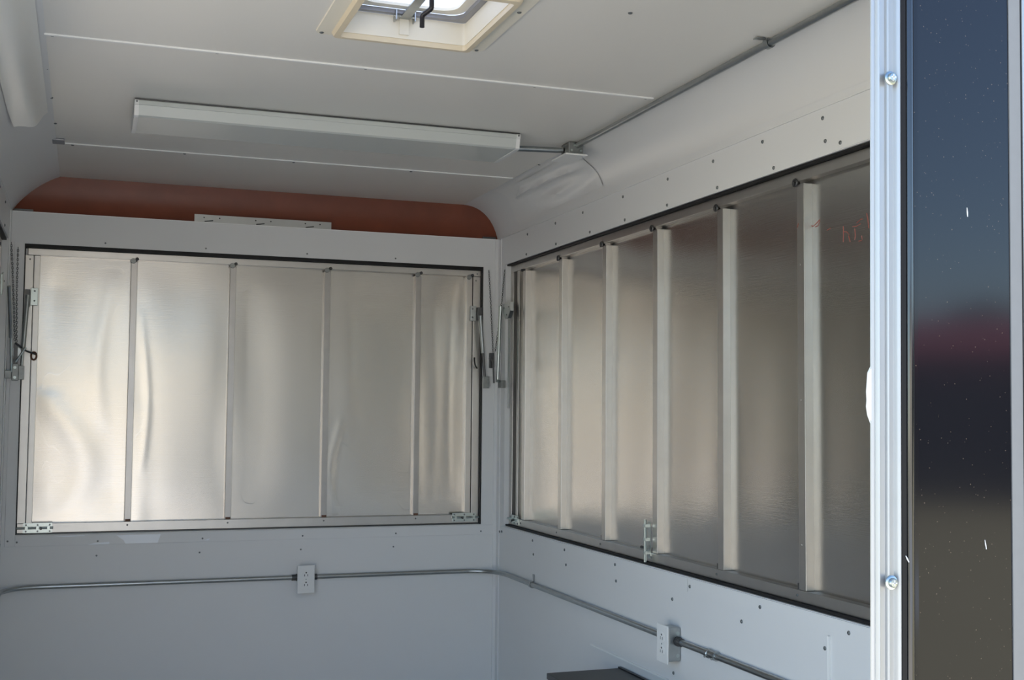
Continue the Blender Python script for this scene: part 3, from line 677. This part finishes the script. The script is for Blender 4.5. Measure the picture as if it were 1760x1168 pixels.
br = obj('bar_bracket', B(XBAR - .012, XBAR + .012, VY1 - .008, VY1 - .0045, ZC + .005, ZC + .048), M_CREAM2, rv)
for dx in (-.025, .022): obj('bracket_ear', B(XBAR + dx - .0015, XBAR + dx + .0015, VY1 - .030, VY1 - .006, ZC + .034, ZC + .058), M_GALV, br)
obj('bracket_pin', T([(XBAR - .028, VY1 - .018, ZC + .046), (XBAR + .026, VY1 - .018, ZC + .046)], .004, 8), M_GALV, br)
cr = obj('crank_handle', T(bend([(XBAR + .012, 2.600, ZC + .044), (XBAR + .012, 2.600, ZC + .006), (XBAR - .002, 2.630, ZC - .002), (XBAR - .002, 2.630, ZC - .030)], .006, 3), .0058, 10), M_BLACKPL, rv, True)
screws(rv, [(.514, 2.826, ZC - .005), (.905, 2.826, ZC - .005), (.908, 2.52, ZC - .005), (.514, 2.52, ZC - .005)], '-z')

# ------------------------------------------------------------------ plate standing on the header, film remnants, cabinet
mp = thing('metal_plate', (.686, YB, .765), 'narrow bare aluminium plate standing on the far wall header', 'plate')
obj('plate', B(.405, .966, YB + .0015, YB + .0045, .758, .797), M_PLATE, mp)
for c in (.437, .645, .850):
    obj('hole', T([(c + .006, YB + .0016, .785), (c + .006, YB + .0012, .785)], .003, 8), M_SLOT, mp)
    obj('hole', T([(c + .068, YB + .0016, .785), (c + .068, YB + .0012, .785)], .003, 8), M_SLOT, mp)
    obj('nail', T([(c + .008, YB - .004, .7685), (c + .024, YB + .001, .7715), (c + .042, YB + .001, .7745)], .0022, 6), M_DARKST, mp)

def film_on_cove(name, sgn, s0, s1, y0, y1, off, label, seed, mt=None):
    rnd = random.Random(seed); bm = bmesh.new(); ns, ny = 22, 48; rows = []
    ph = [rnd.uniform(0, 6.28) for _ in range(8)]
    for j in range(ny + 1):
        y = y0 + (y1 - y0) * j / ny; row = []
        for i in range(ns + 1):
            q = i / ns; s_ = s0 + (s1 - s0) * q
            o, yy = off(q, j / ny, y, ph); p = cove_pt(sgn, s_, o)
            row.append(bm.verts.new((p[0], yy, p[1])))
        rows.append(row)
    for a, b in zip(rows, rows[1:]):
        for i in range(ns): bm.faces.new((a[i], a[i + 1], b[i + 1], b[i]))
    o = obj(name, bm, mt or M_FILM, None, smooth=True); tag(o, label, 'plastic film')
    return o
def off_left(q, t, y, ph):
    curl = max(0, (t - .90) / .10)
    return .004 + .016 * math.sin(PI * q) ** 2 * (.4 + .6 * t) + .020 * curl ** 2 * (.5 + .5 * math.sin(PI * q)), y + .045 * curl * q
film_on_cove('protective_film', -1, .42, .93, 1.1, 3.80, off_left, 'long loose white film strip along the left ceiling edge with a curled end', 3)
def off_right(q, t, y, ph):
    ridge = .020 * math.exp(-((q - .62 - .1 * math.sin(2 * t)) / .09) ** 2) * min(1, 5 * (t + .02)) * (1 - .35 * math.sin(9 * t + 1) ** 2)
    flap = .014 * max(0, 1 - abs(q - .28 + .25 * (t - .55)) / .16) * max(0, 1 - abs(t - .55) / .38)
    return .003 + ridge + flap + .0025 * abs(math.sin(7 * q + 5 * t + ph[0]) * math.sin(4 * t + ph[1])), y + .10 * math.sin(PI * q) * t - .05 * math.sin(9 * q) * t
film_on_cove('protective_film', 1, .16, .86, 3.85, 4.46, off_right, 'crumpled white film peeling off the right ceiling corner below the junction box', 5, M_FILM2)
def off_r2(q, t, y, ph):
    return .0014 + .0004 * math.sin(3 * q + 2 * t + ph[0]) ** 2 * math.sin(PI * q), y + .05 * math.sin(5 * q + .5) * t
film_on_cove('protective_film', 1, .10, .96, 1.05, 4.70, off_r2, 'smooth white film still stuck along the right ceiling corner towards the doorway', 6, M_FILM2)
for i, (poly, lab) in enumerate((([(.031, -.5265), (.060, -.519), (.112, -.517), (.112, -.5255)], 'tiny torn scrap of pale film under the far hatch, left of the larger scrap'),
                 ([(.137, -.492), (.305, -.492), (.294, -.5255), (.172, -.5255), (.165, -.512)], 'pale blue scrap of film under the far hatch, below its first rib'),
                 ([(-.10, -.4885), (.02, -.4885), (.02, -.491), (-.05, -.494)], 'thin sliver of pale film just under the far hatch, right of its slide bolt'),
                 ([(.474, -.5215), (.488, -.515), (.496, -.514), (.490, -.521)], 'smallest speck of pale film under the second rib of the far hatch'))):
    bm = bmesh.new(); prism(bm, poly, 1, YB - .0046, YB - .0036)
    o = obj('film_scrap', bm, M_FILMB); tag(o, lab, 'film scrap')

cb = thing('cabinet', (1.575, 3.1, ZF), 'low dark grey cabinet against the right wall, only its top in view', 'cabinet')
obj('body', B(1.447, 1.700, 2.45, 3.690, ZF + .002, -.862, bev=.002), M_BLACK, cb)
obj('worktop', B(1.444, 1.700, 2.445, 3.693, -.8615, -.842, bev=.002), M_CABTOP, cb)
obj('back_lip', B(1.700, 1.7095, 2.445, 3.696, -.862, -.838), M_BLACK, cb)
for y0, y1 in ((2.46, 3.065), (3.075, 3.68)):
    d = obj('door', B(1.435, 1.4465, y0, y1, ZF + .02, -.880, bev=.002), M_BLACK, cb)
    ym = y1 - .05 if y0 < 3 else y0 + .05
    obj('handle', T(bend([(1.436, ym, -1.00), (1.415, ym, -1.00), (1.415, ym, -1.12), (1.436, ym, -1.12)], .01, 3), .004, 8), M_GALV, d)

# ------------------------------------------------------------------ behind the camera: unseen stand-ins added for the gloss skin and hatches to mirror
bn = thing('standin_barn', (19.5, -22, ZG), 'dark stand-in building with dull red roof, added behind the camera to be mirrored', 'building')  # unseen; added so the gloss skin mirrors a dark band with red above
ang = Matrix.Rotation(math.radians(40), 3, 'Z')
def rot_bm(bm, c):
    bmesh.ops.rotate(bm, verts=bm.verts, cent=Vector(c), matrix=ang); return bm
cB = (19.5, -22, ZG)
obj('wall', rot_bm(B(12.5, 26.5, -25, -19, ZG, 1.30), cB), M_BARN, bn)
bm = bmesh.new(); prism(bm, [(-25.6, 1.25), (-22, 2.25), (-18.4, 1.25), (-18.4, 1.37), (-22, 2.37), (-25.6, 1.37)], 0, 12.2, 26.8)
obj('roof', rot_bm(bm, cB), M_ROOFRED, bn)
obj('door', rot_bm(B(18.2, 20.8, -19.02, -18.9, ZG, .5), cB), M_BLACK, bn)
wh = thing('standin_warehouse', (-6, -27, ZG), 'long tan stand-in building with three doors, added behind the camera for the hatches to reflect', 'building')  # unseen; added as a warm bright front for the far hatch to reflect
obj('wall', B(-20, 7, -33, -26, ZG, 2.6), M_TAN, wh)
obj('roof', prism(bmesh.new(), [(-33.4, 2.6), (-29.5, 3.6), (-25.6, 2.6), (-25.6, 2.75), (-29.5, 3.75), (-33.4, 2.75)], 0, -20.4, 7.4), M_GALV, wh)
for x in (-15, -7, 2): obj('door', B(x - 1.2, x + 1.2, -26.02, -25.9, ZG, .7), M_GREYSTRIP, wh)
for k in range(20):  # unseen row of trees, added to darken the horizon mirrored in the skin
    a = math.radians(26 + k * 4.3); d = 46 + 9 * (k % 2) + 1.5 * math.sin(k * 2.3); px_, py_ = d * math.sin(a), -d * math.cos(a)
    tr = thing('standin_tree', (px_, py_, ZG), 'dark leafy stand-in from the row added behind the camera to be mirrored', 'standin_tree', 'added trees behind the camera')
    obj('trunk', T([(px_, py_, ZG), (px_, py_, ZG + 1.6)], [.25, .18], 8), M_BARK, tr)
    bm = bmesh.new(); bmesh.ops.create_icosphere(bm, subdivisions=3, radius=1.0)
    h = 2.3 + .8 * random.random()
    for v in bm.verts:
        n_ = 1 + .15 * math.sin(5 * v.co.x + k) * math.sin(6 * v.co.z + 2 * k) + .08 * math.sin(11 * v.co.y + 3 * k)
        v.co = Vector((v.co.x * 2.7 * n_ + px_, v.co.y * 2.7 * n_ + py_, v.co.z * h * n_ + ZG + h + .6))
    obj('crown', bm, M_LEAF, tr)
